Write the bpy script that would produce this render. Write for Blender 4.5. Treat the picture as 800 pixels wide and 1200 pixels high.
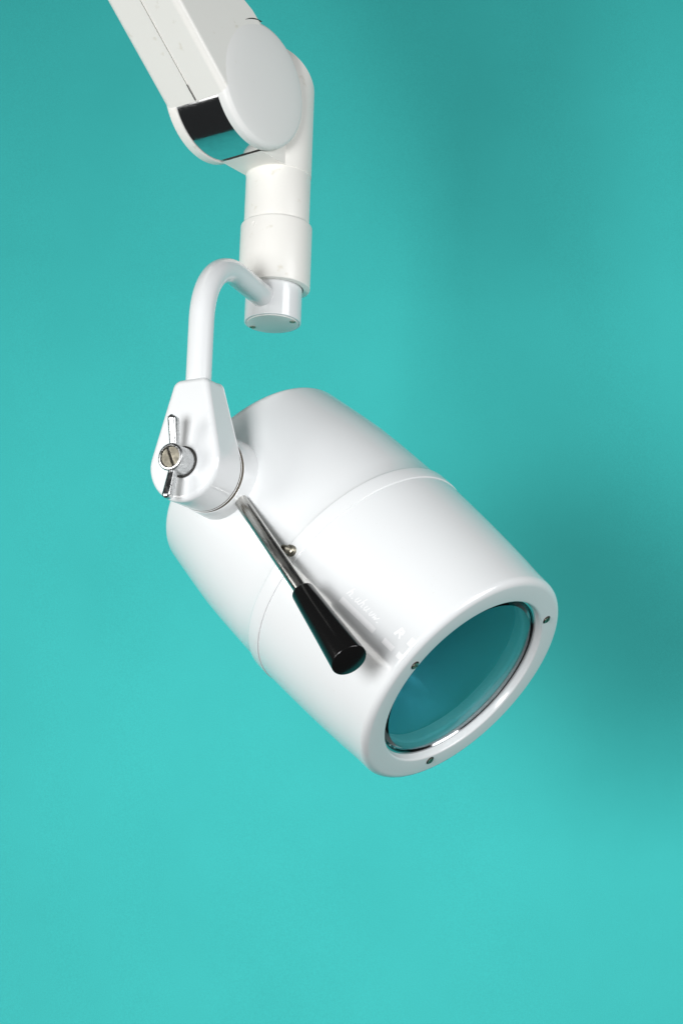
import bpy, bmesh, math, random
from mathutils import Vector, Matrix

random.seed(7)
for o in list(bpy.data.objects):
    bpy.data.objects.remove(o)
scn = bpy.context.scene
COL = scn.collection
V = Vector
PI = math.pi

# ------------------------------------------------------------------ camera
cd = bpy.data.cameras.new('camera')
cam = bpy.data.objects.new('camera', cd)
COL.objects.link(cam)
cd.sensor_fit = 'VERTICAL'
cd.sensor_height = 36.0
cd.sensor_width = 24.0
cd.lens = 85.0
cd.clip_start = 0.05
cd.clip_end = 200.0
cam.matrix_world = Matrix(((0.99951, -0.03141, 0.0, 0.0),
                           (-0.00866, -0.27554, -0.96125, -1.9),
                           (0.03019, 0.96078, -0.27567, 1.2),
                           (0, 0, 0, 1)))
scn.camera = cam

# ------------------------------------------------------------------ world: dim neutral studio room
world = bpy.data.worlds.new('World')
scn.world = world
world.use_nodes = True
wn = world.node_tree.nodes
wn['Background'].inputs['Color'].default_value = (0.93, 0.97, 1.0, 1)
wn['Background'].inputs['Strength'].default_value = 0.035

# ------------------------------------------------------------------ studio lamps
def area(name, loc, target, sx, sy, power, color=(1, 1, 1), spread=180):
    l = bpy.data.lights.new(name, 'AREA')
    l.shape = 'RECTANGLE'
    l.size, l.size_y = sx, sy
    l.energy = power
    l.color = color
    l.spread = math.radians(spread)
    o = bpy.data.objects.new(name, l)
    COL.objects.link(o)
    o.location = loc
    o.rotation_euler = (V(target) - V(loc)).to_track_quat('-Z', 'Y').to_euler()
    return o

HEAD = (0.0, -0.02, 1.70)
area('side_softbox', (-1.50, -0.70, 1.70), HEAD, 0.60, 0.60, 1.9, (1, 0.985, 0.96), 80)
area('front_softbox', (-0.95, -2.05, 1.22), (0.0, 0.1, 1.52), 0.70, 0.70, 19.0, (0.98, 0.99, 1.0), 115)
area('right_fill', (1.65, -1.25, 1.95), (0.1, 0, 1.65), 1.1, 1.1, 11.6, (0.98, 0.99, 1.0), 115)  # fill added at the right to brighten face ring and joint cap

scn.view_settings.view_transform = 'Standard'
scn.view_settings.look = 'None'
scn.view_settings.exposure = 0.0
scn.view_settings.gamma = 1.0
scn.view_settings.use_curve_mapping = False
scn.render.engine = 'CYCLES'
scn.cycles.max_bounces = 14
scn.cycles.transmission_bounces = 10
scn.cycles.glossy_bounces = 8

# ------------------------------------------------------------------ materials
def newmat(name):
    m = bpy.data.materials.new(name)
    m.use_nodes = True
    nt = m.node_tree
    return m, nt, nt.nodes['Principled BSDF']

def N(nt, typ, **kw):
    n = nt.nodes.new(typ)
    for k, v in kw.items():
        setattr(n, k, v)
    return n

def paint(name, col, rough, coat, grime=(0.6, 0.55, 0.42), grime_amt=0.25, speck_scale=90, peel=0.02, speck=0.66, ior=1.48):
    """glossy or satin enamel: orange peel, uneven gloss, faint handling marks and specks"""
    m, nt, b = newmat(name)
    tc = N(nt, 'ShaderNodeTexCoord')
    n1 = N(nt, 'ShaderNodeTexNoise'); n1.inputs['Scale'].default_value = speck_scale; n1.inputs['Detail'].default_value = 5
    n2 = N(nt, 'ShaderNodeTexNoise'); n2.inputs['Scale'].default_value = 9; n2.inputs['Detail'].default_value = 6
    n3 = N(nt, 'ShaderNodeTexNoise'); n3.inputs['Scale'].default_value = 420; n3.inputs['Detail'].default_value = 1
    for n in (n1, n2, n3):
        nt.links.new(tc.outputs['Object'], n.inputs['Vector'])
    r1 = N(nt, 'ShaderNodeMapRange'); r1.inputs['From Min'].default_value = speck; r1.inputs['From Max'].default_value = speck + 0.1
    r1.inputs['To Max'].default_value = grime_amt
    nt.links.new(n1.outputs['Fac'], r1.inputs['Value'])
    mx = N(nt, 'ShaderNodeMix', data_type='RGBA')
    mx.inputs['A'].default_value = (*col, 1); mx.inputs['B'].default_value = (*grime, 1)
    nt.links.new(r1.outputs['Result'], mx.inputs['Factor'])
    mx2 = N(nt, 'ShaderNodeMix', data_type='RGBA', blend_type='MULTIPLY')
    r2 = N(nt, 'ShaderNodeMapRange'); r2.inputs['From Min'].default_value = 0.3; r2.inputs['From Max'].default_value = 0.7
    r2.inputs['To Min'].default_value = 0.0; r2.inputs['To Max'].default_value = 0.6
    nt.links.new(n2.outputs['Fac'], r2.inputs['Value'])
    nt.links.new(r2.outputs['Result'], mx2.inputs['Factor'])
    nt.links.new(mx.outputs['Result'], mx2.inputs['A'])
    mx2.inputs['B'].default_value = (0.955, 0.955, 0.945, 1)
    nt.links.new(mx2.outputs['Result'], b.inputs['Base Color'])
    rr = N(nt, 'ShaderNodeMapRange'); rr.inputs['To Min'].default_value = rough * 0.75; rr.inputs['To Max'].default_value = rough * 1.3
    nt.links.new(n2.outputs['Fac'], rr.inputs['Value'])
    nt.links.new(rr.outputs['Result'], b.inputs['Roughness'])
    bp = N(nt, 'ShaderNodeBump'); bp.inputs['Strength'].default_value = peel; bp.inputs['Distance'].default_value = 0.0004
    nt.links.new(n3.outputs['Fac'], bp.inputs['Height'])
    nt.links.new(bp.outputs['Normal'], b.inputs['Normal'])
    b.inputs['Coat Weight'].default_value = coat
    b.inputs['Coat Roughness'].default_value = 0.04
    b.inputs['IOR'].default_value = ior
    return m

M_HEAD = paint('white_enamel', (0.80, 0.815, 0.82), 0.18, 0.4, grime_amt=0.3, speck_scale=420, speck=0.69, ior=1.42)
M_ARM = paint('ivory_enamel', (0.87, 0.855, 0.81), 0.36, 0.1, grime_amt=0.45, speck=0.66)
M_CAP = paint('grey_white_plastic', (0.82, 0.82, 0.80), 0.45, 0.0, grime_amt=0.2, speck=0.7)

def metal(name, col, rough, aniso=0.0, scratch=0.12, scale=60, stretch=(1, 1, 1), var=0.25):
    m, nt, b = newmat(name)
    tc = N(nt, 'ShaderNodeTexCoord')
    mp = N(nt, 'ShaderNodeMapping'); mp.inputs['Scale'].default_value = stretch
    nt.links.new(tc.outputs['Object'], mp.inputs['Vector'])
    n1 = N(nt, 'ShaderNodeTexNoise'); n1.inputs['Scale'].default_value = scale; n1.inputs['Detail'].default_value = 6
    nt.links.new(mp.outputs['Vector'], n1.inputs['Vector'])
    r = N(nt, 'ShaderNodeMapRange'); r.inputs['From Min'].default_value = 0.3; r.inputs['From Max'].default_value = 0.75
    r.inputs['To Min'].default_value = rough * 0.6; r.inputs['To Max'].default_value = rough + scratch
    nt.links.new(n1.outputs['Fac'], r.inputs['Value'])
    nt.links.new(r.outputs['Result'], b.inputs['Roughness'])
    mx = N(nt, 'ShaderNodeMix', data_type='RGBA')
    mx.inputs['A'].default_value = (*col, 1); mx.inputs['B'].default_value = (*[c * (1 - var) for c in col], 1)
    nt.links.new(n1.outputs['Fac'], mx.inputs['Factor'])
    nt.links.new(mx.outputs['Result'], b.inputs['Base Color'])
    b.inputs['Metallic'].default_value = 1.0
    b.inputs['Anisotropic'].default_value = aniso
    return m

M_CHROME = metal('polished_chrome', (0.58, 0.59, 0.60), 0.06, scratch=0.07, scale=180)
M_CHROME_WORN = metal('worn_chrome', (0.78, 0.79, 0.79), 0.24, scratch=0.2, scale=260, var=0.5)
M_STEEL = metal('brushed_steel', (0.66, 0.65, 0.62), 0.24, scratch=0.2, scale=40, stretch=(14, 14, 1), var=0.35)
M_BRASS = metal('dull_brass', (0.31, 0.29, 0.235), 0.42, scratch=0.25, scale=300, var=0.4)
M_SCREW = metal('blackened_screw', (0.42, 0.39, 0.30), 0.3, scratch=0.2, scale=400, var=0.6)

def simple(name, col, rough, coat=0.0):
    m, nt, b = newmat(name)
    tc = N(nt, 'ShaderNodeTexCoord')
    n1 = N(nt, 'ShaderNodeTexNoise'); n1.inputs['Scale'].default_value = 120; n1.inputs['Detail'].default_value = 4
    nt.links.new(tc.outputs['Object'], n1.inputs['Vector'])
    r = N(nt, 'ShaderNodeMapRange'); r.inputs['To Min'].default_value = rough * 0.8; r.inputs['To Max'].default_value = rough * 1.25
    nt.links.new(n1.outputs['Fac'], r.inputs['Value'])
    nt.links.new(r.outputs['Result'], b.inputs['Roughness'])
    b.inputs['Base Color'].default_value = (*col, 1)
    b.inputs['Coat Weight'].default_value = coat
    return m

M_BLACK = simple('black_phenolic', (0.006, 0.006, 0.006), 0.16)
M_DARK = simple('gap_shade_and_washer', (0.02, 0.018, 0.015), 0.6)  # near-black standing in for shade in gaps; the washer itself is dark
M_BROWN = simple('fibre_washer', (0.10, 0.075, 0.045), 0.55)
M_BULB = simple('frosted_bulb', (0.75, 0.75, 0.72), 0.3)

M_MIRROR = simple('satin_reflector', (0.13, 0.44, 0.54), 0.42)
M_MIRROR.node_tree.nodes['Principled BSDF'].inputs['Metallic'].default_value = 0.15
# lens: blue-green heat filter glass
M_LENS, nt, b = newmat('blue_green_filter_glass')
b.inputs['Base Color'].default_value = (0.50, 0.85, 0.92, 1)
b.inputs['Roughness'].default_value = 0.02
b.inputs['Transmission Weight'].default_value = 1.0
b.inputs['IOR'].default_value = 1.62

# backdrop: matt teal paper
M_PAPER, nt, b = newmat('teal_paper')
tc = N(nt, 'ShaderNodeTexCoord')
n1 = N(nt, 'ShaderNodeTexNoise'); n1.inputs['Scale'].default_value = 900; n1.inputs['Detail'].default_value = 3
n2 = N(nt, 'ShaderNodeTexNoise'); n2.inputs['Scale'].default_value = 5.0; n2.inputs['Detail'].default_value = 8; n2.inputs['Roughness'].default_value = 0.65
for n in (n1, n2):
    nt.links.new(tc.outputs['Object'], n.inputs['Vector'])
mx = N(nt, 'ShaderNodeMix', data_type='RGBA')
mx.inputs['A'].default_value = (0.047, 0.530, 0.505, 1)
mx.inputs['B'].default_value = (0.062, 0.635, 0.608, 1)
nt.links.new(n2.outputs['Fac'], mx.inputs['Factor'])
mg = N(nt, 'ShaderNodeMix', data_type='RGBA', blend_type='MULTIPLY')
mg.inputs['Factor'].default_value = 1.0
rg = N(nt, 'ShaderNodeMapRange'); rg.inputs['From Min'].default_value = 0.3; rg.inputs['From Max'].default_value = 0.7
rg.inputs['To Min'].default_value = 0.94; rg.inputs['To Max'].default_value = 1.06
nt.links.new(n1.outputs['Fac'], rg.inputs['Value'])
nt.links.new(mx.outputs['Result'], mg.inputs['A'])
nt.links.new(rg.outputs['Result'], mg.inputs['B'])
nt.links.new(mg.outputs['Result'], b.inputs['Base Color'])
b.inputs['Roughness'].default_value = 0.75
b.inputs['Specular IOR Level'].default_value = 0.25
bp = N(nt, 'ShaderNodeBump'); bp.inputs['Strength'].default_value = 0.10; bp.inputs['Distance'].default_value = 0.0006
nt.links.new(n1.outputs['Fac'], bp.inputs['Height'])
nt.links.new(bp.outputs['Normal'], b.inputs['Normal'])

# ------------------------------------------------------------------ mesh helpers
WORLD = {}

def frame(origin, z, x=None):
    """matrix with local z along z; x is a hint for local x"""
    z = V(z).normalized()
    if x is None:
        x = V((0, 0, 1)) if abs(z.z) < 0.9 else V((1, 0, 0))
    x = V(x)
    x = (x - z * x.dot(z)).normalized()
    y = z.cross(x)
    o = V(origin)
    return Matrix(((x.x, y.x, z.x, o.x), (x.y, y.y, z.y, o.y), (x.z, y.z, z.z, o.z), (0, 0, 0, 1)))

def obj(name, bm, mat, M=Matrix(), parent=None, smooth=35, label=None, wn=False):
    bmesh.ops.recalc_face_normals(bm, faces=bm.faces)
    me = bpy.data.meshes.new(name)
    bm.to_mesh(me)
    bm.free()
    me.materials.append(mat)
    if smooth:
        for p in me.polygons:
            p.use_smooth = True
        me.set_sharp_from_angle(angle=math.radians(smooth))
    o = bpy.data.objects.new(name, me)
    COL.objects.link(o)
    place(o, M, parent)
    if label:
        o['label'] = label
    if wn:
        w = o.modifiers.new('weighted_normals', 'WEIGHTED_NORMAL')
        w.keep_sharp = True
        w.weight = 100
    return o

def place(o, M, parent=None):
    WORLD[o] = M.copy()
    if parent is not None:
        o.parent = parent
        o.matrix_parent_inverse = Matrix()
        o.matrix_basis = WORLD[parent].inverted() @ M
    else:
        o.matrix_basis = M

def lathe(profile, seg=96, closed=False, bm=None):
    """profile: list of (r, z) revolved about z"""
    bm = bm or bmesh.new()
    rings = []
    for r, z in profile:
        if r < 1e-6:
            rings.append([bm.verts.new((0, 0, z))])
        else:
            rings.append([bm.verts.new((r * math.cos(2 * PI * i / seg), r * math.sin(2 * PI * i / seg), z)) for i in range(seg)])
    pairs = list(zip(rings, rings[1:]))
    if closed:
        pairs.append((rings[-1], rings[0]))
    for a, b2 in pairs:
        for i in range(seg):
            j = (i + 1) % seg
            if len(a) == 1 and len(b2) == 1:
                continue
            if len(a) == 1:
                bm.faces.new((a[0], b2[i], b2[j]))
            elif len(b2) == 1:
                bm.faces.new((a[i], a[j], b2[0]))
            else:
                bm.faces.new((a[i], a[j], b2[j], b2[i]))
    return bm

def fillet(p0, p1, p2, r, n=6):
    """rounded corner at p1 (2D)"""
    a, b2, c2 = V(p0), V(p1), V(p2)
    d1 = (a - b2).normalized(); d2 = (c2 - b2).normalized()
    ang = d1.angle(d2)
    t = r / math.tan(ang / 2)
    s, e = b2 + d1 * t, b2 + d2 * t
    cen = b2 + (d1 + d2).normalized() * (r / math.sin(ang / 2))
    out = []
    v0, v1 = s - cen, e - cen
    tot = v0.angle(v1)
    for i in range(n + 1):
        k = i / n
        q = (v0 * math.sin((1 - k) * tot) + v1 * math.sin(k * tot)) / math.sin(tot)
        out.append(tuple(cen + q))
    return out

def cyl(r, z0, z1, bev=0.001, seg=72, n=3, bev0=None):
    """closed turned cylinder with rounded rims"""
    b0 = bev if bev0 is None else bev0
    pr = [(0, z0)] + fillet((0, z0), (r, z0), (r, z1), b0, n) + fillet((r, z0), (r, z1), (0, z1), bev, n) + [(0, z1)]
    return lathe(pr, seg)

def extrude(poly, z0, z1, bm=None):
    bm = bm or bmesh.new()
    lo = [bm.verts.new((x, y, z0)) for x, y in poly]
    hi = [bm.verts.new((x, y, z1)) for x, y in poly]
    bm.faces.new(lo); bm.faces.new(hi)
    for i in range(len(poly)):
        j = (i + 1) % len(poly)
        bm.faces.new((lo[i], lo[j], hi[j], hi[i]))
    return bm

def bevel(bm, edges, w, seg=4):
    bmesh.ops.bevel(bm, geom=list(edges), offset=w, segments=seg, profile=0.5, affect='EDGES', clamp_overlap=True)

def box(bm, x0, x1, y0, y1, z0, z1):
    return extrude([(x0, y0), (x1, y0), (x1, y1), (x0, y1)], z0, z1, bm)

def sweep(path, r, seg=40, caps=True):
    bm = bmesh.new()
    rings = []
    up = None
    for i, p in enumerate(path):
        a = V(path[max(i - 1, 0)]); b2 = V(path[min(i + 1, len(path) - 1)])
        t = (b2 - a).normalized()
        if up is None:
            up = V((1, 0, 0)) if abs(t.x) < 0.9 else V((0, 1, 0))
        u = (up - t * up.dot(t)).normalized(); up = u
        w = t.cross(u)
        rings.append([bm.verts.new(V(p) + u * r * math.cos(2 * PI * k / seg) + w * r * math.sin(2 * PI * k / seg)) for k in range(seg)])
    for a, b2 in zip(rings, rings[1:]):
        for k in range(seg):
            j = (k + 1) % seg
            bm.faces.new((a[k], a[j], b2[j], b2[k]))
    if caps:
        bm.faces.new(rings[0]); bm.faces.new(rings[-1])
    return bm

def tag(o, label, cat):
    o['label'] = label
    o['category'] = cat

# ------------------------------------------------------------------ backdrop: hanging sheet of paper behind the lamp
BACK_Y = 0.62
bm = bmesh.new()
prof = [(BACK_Y, 3.4 - 0.2 * i) for i in range(14)]
xs = [-2.2 + 0.1 * i for i in range(45)]
grid = []
for k, (y, z) in enumerate(prof):
    row = []
    for x in xs:
        wob = 0.0025 * math.sin(x * 3.1 + 0.8) + 0.0015 * math.sin(x * 7.3 + z * 1.7)
        row.append(bm.verts.new((x, y + wob, z)))
    grid.append(row)
for a, b2 in zip(grid, grid[1:]):
    for i in range(len(xs) - 1):
        bm.faces.new((a[i], a[i + 1], b2[i + 1], b2[i]))
bd = obj('backdrop', bm, M_PAPER, smooth=180)
bd['kind'] = 'structure'
bd['label'] = 'plain teal paper studio backdrop behind the lamp'

# ------------------------------------------------------------------ the lamp
lamp = bpy.data.objects.new('examination_lamp', None)
lamp.empty_display_size = 0.05
COL.objects.link(lamp)
NECK = V((-0.0633, 0.0256, 0))
place(lamp, Matrix.Translation((NECK.x, NECK.y, 1.917)))
tag(lamp, 'white barrel-shaped examination lamp hanging from a jointed arm against teal backdrop', 'lamp')

# ---- head: local z runs from the front face backwards, local x towards the swivel boss
FC = V((0.10014, -0.04776, 1.59591))
AX = V((0.64223, -0.31946, -0.69676)).normalized()
PM = V((-0.4851, -0.8732, -0.0468))
PM = (PM - AX * PM.dot(AX)).normalized()
MH = frame(FC, -AX, PM)
PB = V((-0.04816, 0.02601, 1.75681))           # where pivot axis meets barrel axis

# rear shell with its lip band
pr = [(0.0, 0.277), (0.040, 0.2765), (0.070, 0.2745)]
pr += fillet((0.070, 0.2745), (0.0935, 0.2705), (0.0966, 0.248), 0.0085, 8)
pr += [(0.0966, 0.248), (0.0990, 0.230), (0.1014, 0.210), (0.1027, 0.190), (0.1035, 0.170), (0.1040, 0.155), (0.1044, 0.1415)]
pr += fillet((0.1044, 0.1415), (0.1052, 0.1392), (0.1064, 0.1388), 0.0008, 3)
pr += fillet((0.1052, 0.1392), (0.1066, 0.1385), (0.1068, 0.1262), 0.0010, 4)
pr += fillet((0.1066, 0.1385), (0.1068, 0.1262), (0.102, 0.1258), 0.0008, 4)
pr += [(0.1020, 0.1258), (0.1005, 0.128), (0.1000, 0.170), (0.095, 0.240), (0.060, 0.268), (0.0, 0.270)]
head = obj('rear_shell', lathe(pr, 160), M_HEAD, MH, lamp, 30)

# front shell: barrel, rounded rim, flat ring face, rolled lip of the opening
pr = [(0.0985, 0.135), (0.1040, 0.135), (0.1059, 0.1266), (0.1060, 0.124), (0.1059, 0.118), (0.1057, 0.105), (0.1054, 0.0925), (0.1049, 0.075), (0.1040, 0.055),
      (0.1028, 0.035), (0.1014, 0.018)]
pr += fillet((0.1014, 0.018), (0.1008, 0.0), (0.085, 0.0), 0.0062, 10)
outer = [(z, q) for q, z in pr if q > 0.095][::-1][:-1]
pr += fillet((0.090, 0.0), (0.0798, 0.0), (0.0788, 0.006), 0.0018, 5)
pr += [(0.0788, 0.006), (0.0782, 0.0125), (0.0900, 0.0140), (0.0980, 0.030), (0.0990, 0.100)]
front = obj('front_shell', lathe(pr, 160, closed=True), M_HEAD, MH, lamp, 30)

# lens: thick disc, slightly domed, with a ground bevel
pr = [(0, 0.0022), (0.03, 0.0026), (0.055, 0.0036), (0.068, 0.0045), (0.0725, 0.0052), (0.0762, 0.0080), (0.0764, 0.0105), (0.074, 0.0118), (0.055, 0.0098), (0.03, 0.0085), (0, 0.0081)]
obj('lens', lathe(pr, 128), M_LENS, MH, front, 25)
obj('lens_retainer', lathe([(0.0787, 0.0062), (0.0774, 0.0064), (0.0766, 0.0078), (0.0766, 0.0110), (0.0783, 0.0118)], 128, closed=True), M_CHROME, MH, front, 25)
# reflector bowl
pr = [(0.0895, 0.0170)]
for i in range(25):
    r = 0.0885 * (1 - i / 24) + 0.012 * (i / 24)
    pr.append((r, 0.0175 + 0.085 * (1 - (r / 0.0885) ** 2)))
pr += [(0.011, 0.108), (0.0, 0.108)]
obj('reflector', lathe(pr, 128), M_MIRROR, MH, front, 30)
pr = [(0, 0.052), (0.006, 0.053), (0.0105, 0.058), (0.012, 0.066), (0.0105, 0.075), (0.008, 0.083), (0.008, 0.107), (0, 0.107)]
obj('inner_ring', lathe([(0.0765, 0.0150), (0.0700, 0.0150), (0.0690, 0.0165), (0.0695, 0.0240), (0.0765, 0.0240)], 128, closed=True), M_CAP, MH, front, 25)
obj('bulb', lathe(pr, 40), M_BULB, MH, front)

def half_screw(r, w, h):
    """slotted screw head: two half domes either side of an open slot, local z outwards"""
    bm = bmesh.new()
    a0 = math.asin(w / r)
    for s in (1, -1):
        extrude([(r * math.cos(t), s * r * math.sin(t)) for t in [a0 + (PI - 2 * a0) * i / 20 for i in range(21)]], -0.0004, h, bm)
    bevel(bm, [e for e in bm.edges if min(e.verts[0].co.z, e.verts[1].co.z) > h * 0.9], h * 0.4, 3)
    return bm

for ang in (0, 120, -120):
    t = math.radians(ang)
    loc = MH @ V((0.0853 * math.cos(t), 0.0853 * math.sin(t), 0.0))
    ms = frame(loc, AX, PM) @ Matrix.Rotation(math.radians(ang * 2.3 + 20), 4, 'Z')
    obj('screw_recess', lathe([(0, -0.0006), (0.0037, -0.0006), (0.0037, 0.00025), (0.0030, 0.0003), (0.0028, -0.0001)], 28), M_DARK, ms, front)
    obj('screw', half_screw(0.0028, 0.00045, 0.0010), M_SCREW, ms, front)

# index pin on the lip band
ms = frame(MH @ V((0.1060, 0, 0.1340)), V(PM) + AX * 0.10 + V((-0.35, 0.1, 0.1)), AX)
pin = obj('stop_pin', lathe([(0, -0.004), (0.0046, -0.004), (0.0046, 0.0030), (0.0042, 0.0040), (0.0033, 0.0046), (0.0033, 0.0095), (0.0029, 0.0102), (0.0018, 0.0102), (0.0017, 0.0080), (0, 0.0080)], 28), M_BRASS, ms, lamp, 30)

# ---- thin glossy white shapes along the barrel: script-like strokes, bars, letter, block
M_MARKS = simple('glossy_white', (0.99, 0.99, 0.99), 0.25, 1.0)
SS = [0.0] + [p[0] for p in outer]
RR = [outer[0][1]] + [p[1] for p in outer]
def barrel_r(s):
    for i in range(len(SS) - 1):
        if s <= SS[i + 1]:
            f = (s - SS[i]) / (SS[i + 1] - SS[i])
            return RR[i] * (1 - f) + RR[i + 1] * f
    return RR[-1]
def on_barrel(s, ang, lift=0.00025):
    q = barrel_r(s) + lift
    t = -math.radians(ang)
    return (q * math.cos(t), q * math.sin(t), s)
def mark_quad(bm, s0, s1, a0, a1, skew=0.0, n=8):
    rows = []
    for i in range(n + 1):
        f = i / n
        s = s0 + (s1 - s0) * f
        rows.append([bm.verts.new(on_barrel(s + skew * (k / 3), a0 + (a1 - a0) * k / 3)) for k in range(4)])
    for x, y in zip(rows, rows[1:]):
        for k in range(3):
            bm.faces.new((x[k], x[k + 1], y[k + 1], y[k]))
def mark_stroke(bm, pts, w=0.0008):
    # pts in (s, arc) metres on the unrolled barrel
    for (s0, a0), (s1, a1) in zip(pts, pts[1:]):
        dx, dy = s1 - s0, a1 - a0
        L = math.hypot(dx, dy) or 1e-6
        ox, oy = -dy / L * w / 2, dx / L * w / 2
        ex, ey = dx / L * w / 3, dy / L * w / 3
        c4 = [(s0 - ex + ox, a0 - ey + oy), (s1 + ex + ox, a1 + ey + oy), (s1 + ex - ox, a1 + ey - oy), (s0 - ex - ox, a0 - ey - oy)]
        bm.faces.new([bm.verts.new(on_barrel(p, math.degrees(q / 0.104), 0.0003)) for p, q in c4])
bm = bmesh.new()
mark_quad(bm, 0.0745, 0.0358, 1.2, -1.5)
mark_quad(bm, 0.0255, 0.0144, 1.2, -1.4)
mark_quad(bm, 0.0096, 0.0052, 1.3, -1.4)
mark_quad(bm, 0.0092, 0.0054, -5.8, -9.6)
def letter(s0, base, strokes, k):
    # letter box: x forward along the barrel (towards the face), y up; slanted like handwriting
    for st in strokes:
        mark_stroke(bm, [(s0 - (x + 0.35 * y) * k, -(base + y * k)) for x, y in st])
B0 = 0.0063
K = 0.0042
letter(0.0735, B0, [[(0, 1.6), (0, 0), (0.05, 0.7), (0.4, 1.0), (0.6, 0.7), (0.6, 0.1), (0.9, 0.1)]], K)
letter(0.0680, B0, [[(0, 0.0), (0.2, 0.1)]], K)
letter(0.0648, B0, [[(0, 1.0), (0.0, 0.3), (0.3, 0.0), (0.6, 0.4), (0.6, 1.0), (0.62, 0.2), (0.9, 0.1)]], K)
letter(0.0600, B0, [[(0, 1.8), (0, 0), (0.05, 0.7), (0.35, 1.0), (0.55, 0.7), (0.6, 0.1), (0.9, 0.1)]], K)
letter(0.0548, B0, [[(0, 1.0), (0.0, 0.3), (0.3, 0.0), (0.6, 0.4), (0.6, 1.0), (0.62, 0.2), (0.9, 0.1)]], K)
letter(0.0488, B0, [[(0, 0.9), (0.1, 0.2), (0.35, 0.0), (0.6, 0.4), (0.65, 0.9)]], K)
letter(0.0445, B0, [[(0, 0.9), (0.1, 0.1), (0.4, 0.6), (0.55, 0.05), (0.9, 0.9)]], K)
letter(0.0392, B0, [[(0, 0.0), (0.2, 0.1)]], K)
mark_stroke(bm, [(0.0216, -0.0100), (0.0200, -0.0165)], 0.0021)
mark_stroke(bm, [(0.0202, -0.0160), (0.0172, -0.0158), (0.0168, -0.0136), (0.0196, -0.0130)], 0.0018)
mark_stroke(bm, [(0.0186, -0.0130), (0.0165, -0.0098)], 0.0018)
obj('white_marks', bm, M_MARKS, MH, front, 0, label='glossy white script-like strokes, bars, letter and block along the barrel')

# ---- swivel boss on the barrel
MB_ = frame(PB, PM, V((0, 0, 1)))
pr = [(0, 0.080), (0.0345, 0.080)] + fillet((0.0345, 0.08), (0.0322, 0.1168), (0, 0.1168), 0.0008, 3) + [(0, 0.1168)]
boss = obj('swivel_boss', lathe(pr, 96), M_HEAD, MB_, lamp, 30)
obj('fibre_washer', lathe([(0, 0.1163), (0.0316, 0.1163), (0.0316, 0.1216), (0, 0.1216)], 96), M_BROWN, MB_, lamp, 30)

# ---- yoke bracket (teardrop): local x up, local y sideways, local z outward along the pivot axis
Rb, Ht, Wt = 0.0315, 0.0700, 0.0150
poly = []
# tangent from tip corner to circle
k = math.asin((Rb - Wt) / Ht)
for i in range(49):
    t = PI / 2 - k + (PI + 2 * k) * i / 48       # angle measured from up (+x) through +y
    poly.append((Rb * math.cos(t), Rb * math.sin(t)))
poly = poly + [(Ht, -Wt), (Ht, Wt)]
bm = extrude(poly, 0.1204, 0.1566)
for v in bm.verts:
    f = max(0.0, min(1.0, v.co.x / Ht))
    if v.co.z > 0.14:
        v.co.z -= 0.0075 * f
    else:
        v.co.z += 0.0045 * f
long_e = [e for e in bm.edges if min(e.verts[0].co.x, e.verts[1].co.x) > 0.06 and abs(e.verts[0].co.z - e.verts[1].co.z) > 0.01]
bevel(bm, long_e, 0.0055, 5)
fe = [e for e in bm.edges if abs(e.calc_face_angle(0)) > math.radians(50) and (e.verts[0].co.z + e.verts[1].co.z) / 2 > 0.138 + 0.004]
bevel(bm, fe, 0.0050, 6)
be = [e for e in bm.edges if abs(e.calc_face_angle(0)) > math.radians(50)]
bevel(bm, be, 0.0005, 2)
yoke = obj('yoke_bracket', bm, M_HEAD, MB_, lamp, 50, wn=True)

# ---- wing bolt
MW = MB_ @ Matrix.Rotation(math.radians(-4), 4, 'Z')
wing = obj('wing_bolt', lathe([(0.0062, 0.1560), (0.0116, 0.1560), (0.0116, 0.1570), (0.0110, 0.1584), (0.0110, 0.1725)] + fillet((0.0110, 0.170), (0.0110, 0.1748), (0.006, 0.1748), 0.0014, 4) + [(0.0088, 0.1748), (0.0084, 0.1738), (0.0082, 0.1715), (0, 0.1715)], 48), M_CHROME_WORN, MW, lamp, 30)
obj('washer', lathe([(0.0, 0.1560), (0.0126, 0.1560), (0.0126, 0.1568), (0.0, 0.1570)], 48), M_DARK, MW, wing)
for s in (1, -1):
    bm = bmesh.new()
    # flattened bar, thicker towards its rounded tip
    L0, L1 = 0.0085, 0.0330
    ns = 14
    rings = []
    for i in range(ns + 1):
        f = i / ns
        x = L0 + (L1 - L0) * f
        hw = 0.0030 + 0.0008 * f
        th = 0.0038 + 0.0010 * f
        if x > L1 - 0.0030:
            q = math.sqrt(max(0.02, 1 - ((x - (L1 - 0.0030)) / 0.0031) ** 2))
            hw *= q; th *= 0.5 + 0.5 * q
        zc = 0.1685 + 0.0055 * f
        rings.append([bm.verts.new((s * x, s * 0.0004 + hw * math.copysign(abs(math.cos(a2)) ** 0.6, math.cos(a2)),
                                    zc + th * math.copysign(abs(math.sin(a2)) ** 0.6, math.sin(a2)))) for a2 in [2 * PI * q2 / 20 for q2 in range(20)]])
    for a, b2 in zip(rings, rings[1:]):
        for q2 in range(20):
            bm.faces.new((a[q2], a[(q2 + 1) % 20], b2[(q2 + 1) % 20], b2[q2]))
    bm.faces.new(rings[0]); bm.faces.new(rings[-1])
    obj('wing', bm, M_CHROME_WORN, MW, wing, 50)
MSC = MW @ Matrix.Translation((0, 0, 0.1715)) @ Matrix.Rotation(math.radians(25), 4, 'Z')
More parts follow.
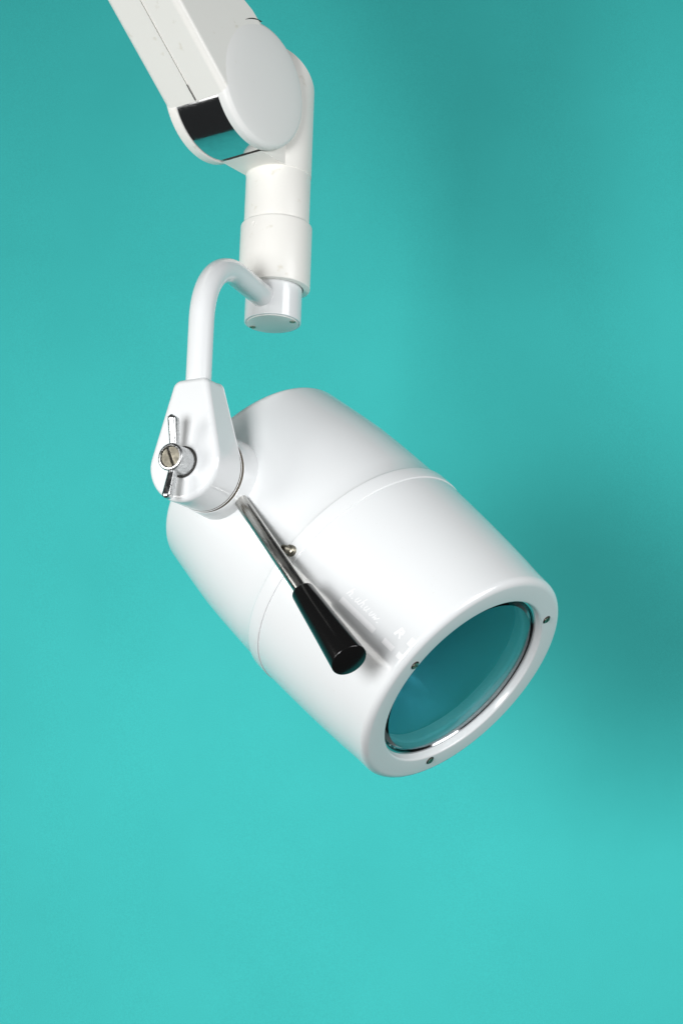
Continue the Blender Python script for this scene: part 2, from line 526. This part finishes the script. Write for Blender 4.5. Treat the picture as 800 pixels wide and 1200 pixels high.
# slotted brass screw: two half domes either side of an open slot
bm = bmesh.new()
for s in (1, -1):
    poly = []
    r, w = 0.0080, 0.0006
    a0 = math.asin(w / r)
    pts = [(r * math.cos(t), s * r * math.sin(t)) for t in [a0 + (PI - 2 * a0) * i / 20 for i in range(21)]]
    extrude(pts, 0.0, 0.0022, bm)
te = [e for e in bm.edges if e.verts[0].co.z > 0.002 and e.verts[1].co.z > 0.002]
bevel(bm, te, 0.0005, 3)
obj('slotted_screw', bm, M_BRASS, MSC, wing, 35)

# ---- handle lever
S0 = V((-0.0810, -0.0750, 1.7325))
HD = V((0.455, -0.475, -0.752)).normalized()
MHN = frame(S0, HD, V((0, 0, 1)))
rod = obj('lever_rod', cyl(0.0055, -0.004, 0.125, 0.0006, 48), M_STEEL, MHN, lamp, 30)
pr = [(0, 0.1170)] + fillet((0, 0.1170), (0.0090, 0.1170), (0.0142, 0.198), 0.0022, 4)
pr += [(0.0103, 0.138), (0.0121, 0.166)]
pr += fillet((0.0090, 0.1170), (0.0142, 0.198), (0, 0.1994), 0.0010, 4) + [(0.006, 0.1996), (0, 0.1998)]
obj('lever_grip', lathe(pr, 64), M_BLACK, MHN, lamp, 30)

# ---- bent support tube from the stub to the yoke
TUBE = V((-0.1158, -0.0946, 0))
ZT = 1.9335
hdir = V((TUBE.x - NECK.x, TUBE.y - NECK.y, 0)); hl = hdir.length; hdir.normalize()
RB = 0.060
path = []
for i in range(9):
    path.append(V((NECK.x, NECK.y, ZT)) + hdir * (0.012 + (hl - RB - 0.012) * i / 8))
cb = V((NECK.x, NECK.y, ZT)) + hdir * (hl - RB) - V((0, 0, RB))
for i in range(1, 17):
    t = PI / 2 * i / 16
    path.append(cb + hdir * RB * math.sin(t) + V((0, 0, RB * math.cos(t))))
for i in range(1, 9):
    path.append(V((TUBE.x, TUBE.y, (ZT - RB) + (1.812 - (ZT - RB)) * i / 8)))
o0 = V((TUBE.x, TUBE.y, 1.80))
obj('support_tube', sweep([p - o0 for p in path], 0.0102, 48), M_HEAD, Matrix.Translation(o0), lamp, 40)

# ---- pivot stub, sleeve, neck
MN = Matrix.Translation((NECK.x, NECK.y, 0))
def at_z(z):
    return Matrix.Translation((NECK.x, NECK.y, z))
pr = [(0.0, 0.0008), (0.0222, 0.0008), (0.0224, 0.0)] + fillet((0.0224, 0), (0.0240, 0), (0.0240, 0.05), 0.0006, 3) + [(0.0240, 0.050), (0, 0.050)]
stub = obj('pivot_stub', lathe(pr, 96), M_HEAD, at_z(1.9165), lamp, 30)
cap = obj('end_cap', cyl(0.0219, -0.0008, 0.0006, 0.0004, 96), M_CAP, at_z(1.9165), stub, 30)
for ang in (-55, 125):
    t = math.radians(ang + 30)
    mc = at_z(1.9157) @ Matrix.Translation((0.0188 * math.cos(t), 0.0188 * math.sin(t), 0)) @ Matrix.Rotation(PI, 4, 'X')
    obj('screw', lathe([(0, 0.0003), (0.0012, 0.0003), (0.0014, 0.0007), (0.0025, 0.0006), (0.0026, -0.0005), (0, -0.0005)], 24), M_SCREW, mc, stub, 30)

pr = [(0.0250, 0.0)] + fillet((0.0250, 0.0), (0.0306, 0.0), (0.0306, 0.03), 0.0009, 3) + fillet((0.0306, 0.03), (0.0306, 0.0580), (0.026, 0.0580), 0.0026, 5)
pr += [(0.0262, 0.0580), (0.0262, 0.030), (0.0250, 0.030)]
sleeve = obj('neck_sleeve', lathe(pr, 96, closed=True), M_ARM, at_z(1.9470), lamp, 30)
ms = frame(V((NECK.x, NECK.y, 2.003 - 0.006)) + V((-0.60, -0.80, 0)).normalized() * 0.0303, V((-0.60, -0.80, 0)))
obj('set_screw', lathe([(0, -0.0010), (0.0008, -0.0010), (0.0010, 0.0002), (0.0021, 0.0006), (0.0024, -0.001)], 24), M_ARM, ms, sleeve)
neck = obj('neck_post', cyl(0.0279, 0.0, 0.056, 0.0006, 96), M_ARM, at_z(1.998), lamp, 30)

# ---- joint knuckle.  local x = e1 (towards the neck), local y = up, local z = -a ... use frame with z = a
TH = 0.6446
A = V((math.cos(TH), -math.sin(TH), 0))
E1 = V((math.sin(TH), math.cos(TH), 0))
J = V((-0.1022, -0.0265, 2.1036))
# local coords (e1, up, a): e1 x up = ?
MJ = Matrix(((E1.x, 0, A.x, J.x), (E1.y, 0, A.y, J.y), (E1.z, 1, A.z, J.z), (0, 0, 0, 1)))
RJ = 0.0551
drum = obj('chrome_band', lathe([(0, -0.0240), (0.0538, -0.0240), (0.0538, 0.0240), (0, 0.0240)], 128), M_CHROME, MJ, lamp, 30)
# outer cheek
pr = [(0, -0.0318)] + fillet((0, -0.0318), (RJ, -0.0318), (RJ, -0.0222), 0.0022, 5) + fillet((RJ, -0.03), (RJ, -0.0222), (0, -0.0222), 0.0008, 3) + [(0, -0.0222)]
obj('joint_cheek', lathe(pr, 128), M_ARM, MJ, lamp, 30)
# visible round cap, softly domed
pr = [(0, 0.0228)] + fillet((0, 0.0228), (RJ, 0.0228), (RJ, 0.033), 0.0008, 3)
pr += fillet((RJ, 0.0228), (RJ, 0.0325), (0.040, 0.0338), 0.0050, 7) + [(0.040, 0.0340), (0.02, 0.0347), (0, 0.0349)]
obj('joint_cap', lathe(pr, 128), M_CAP, MJ, lamp, 40)

# saddle block between the drum and the neck
zb = 2.0505 - J.z
rc = 0.0548
a0 = math.atan2(zb, math.sqrt(rc ** 2 - zb ** 2))
top = 0.046
a1 = math.asin(top / rc)
poly = [(rc * math.cos(a0 + (a1 - a0) * i / 24), rc * math.sin(a0 + (a1 - a0) * i / 24)) for i in range(25)]
poly += [(0.0500, 0.048), (0.066, 0.036), (0.066, zb)]
bm = extrude(poly, -0.0214, 0.0214)
# rear half-round riser, top cut on a slope
seg = 96
ring_lo, ring_hi = [], []
rr = 0.0282
for i in range(seg):
    t = 2 * PI * i / seg
    x, y = 0.0648 + rr * math.cos(t), rr * math.sin(t)
    ring_lo.append(bm.verts.new((x, zb - 0.0003, y)))
    ring_hi.append(bm.verts.new((x, 0.027 + (0.0815 - x) * 0.75, y)))
f0 = bm.faces.new(ring_lo); f1 = bm.faces.new(ring_hi)
for i in range(seg):
    j = (i + 1) % seg
    bm.faces.new((ring_lo[i], ring_lo[j], ring_hi[j], ring_hi[i]))
bevel(bm, f1.edges, 0.0055, 5)
block = obj('swivel_block', bm, M_ARM, MJ, lamp, 35, wn=True)

# ---- spring arm: two half covers with a seam, round-edged
BETA = math.radians(38.4)
d = V((-math.cos(BETA), math.sin(BETA)))
p1 = V((-0.0478, -0.0268))
far = 0.62
low_end = p1 + d * far
up_pts = [V((-0.004, 0.0560)), V((-0.020, 0.0598)), V((-0.036, 0.0660))]
u0 = up_pts[-1]
pts = [tuple(p1), (-0.022, -0.010), (0.0, 0.025)] + [tuple(p) for p in up_pts] + [tuple(u0 + d * 0.05 + V((0, -0.008))), tuple(u0 + d * (far - 0.02) + V((0, -0.01))), tuple(low_end)]
def cover(z_in, z_out):
    bm = extrude(pts, z_in, z_out)
    es = []
    for e in bm.edges:
        a, b2 = e.verts
        if abs(a.co.z - z_out) < 1e-6 and abs(b2.co.z - z_out) < 1e-6:
            m2 = (a.co + b2.co) / 2
            if m2.length > 0.052:
                es.append(e)
    bevel(bm, es, 0.0062, 6)
    es = [e for e in bm.edges if abs(e.verts[0].co.z - z_in) < 1e-6 and abs(e.verts[1].co.z - z_in) < 1e-6]
    bevel(bm, es, 0.0005, 2)
    return bm
obj('arm_cover', cover(-0.0004, -0.0328), M_ARM, MJ, lamp, 50, wn=True)
obj('arm_cover', cover(0.0004, 0.0328), M_ARM, MJ, lamp, 50, wn=True)
core = [tuple(V(p) * 0.985 + V((0.0005, 0.0008))) for p in pts]
obj('seam_shade_core', extrude(core, -0.008, 0.008), M_DARK, MJ, lamp, 0)  # dark filler added inside the covers so the seam looks shaded
# dark strip at the seam end, shade of a slot put into its colour
c0 = p1 + d * 0.001; c1 = p1 + d * 0.016
nrm = V((d.y, -d.x)) * -1
nrm = V((-math.sin(BETA), -math.cos(BETA)))
poly = [tuple(c0 + nrm * 0.0003), tuple(c1 + nrm * 0.0003), tuple(c1 - nrm * 0.004), tuple(c0 - nrm * 0.004)]
obj('seam_slot_shade', extrude(poly, -0.0008, 0.0008), M_DARK, MJ, lamp, 0)

# dark crescent painted as gap shade where arm cover meets cap at the top
bm = bmesh.new()
ri, ro = [], []
for i in range(17):
    t = math.radians(97 + 24 * i / 16)
    w = 0.0010 * math.sin(PI * (i + 0.6) / 17.2) + 0.0001
    ri.append((RJ * math.cos(t), RJ * math.sin(t)))
    ro.append(((RJ + w) * math.cos(t), (RJ + w) * math.sin(t)))
obj('cap_gap_shade', extrude(ri + ro[::-1], 0.0300, 0.0330), M_DARK, MJ, lamp, 0)
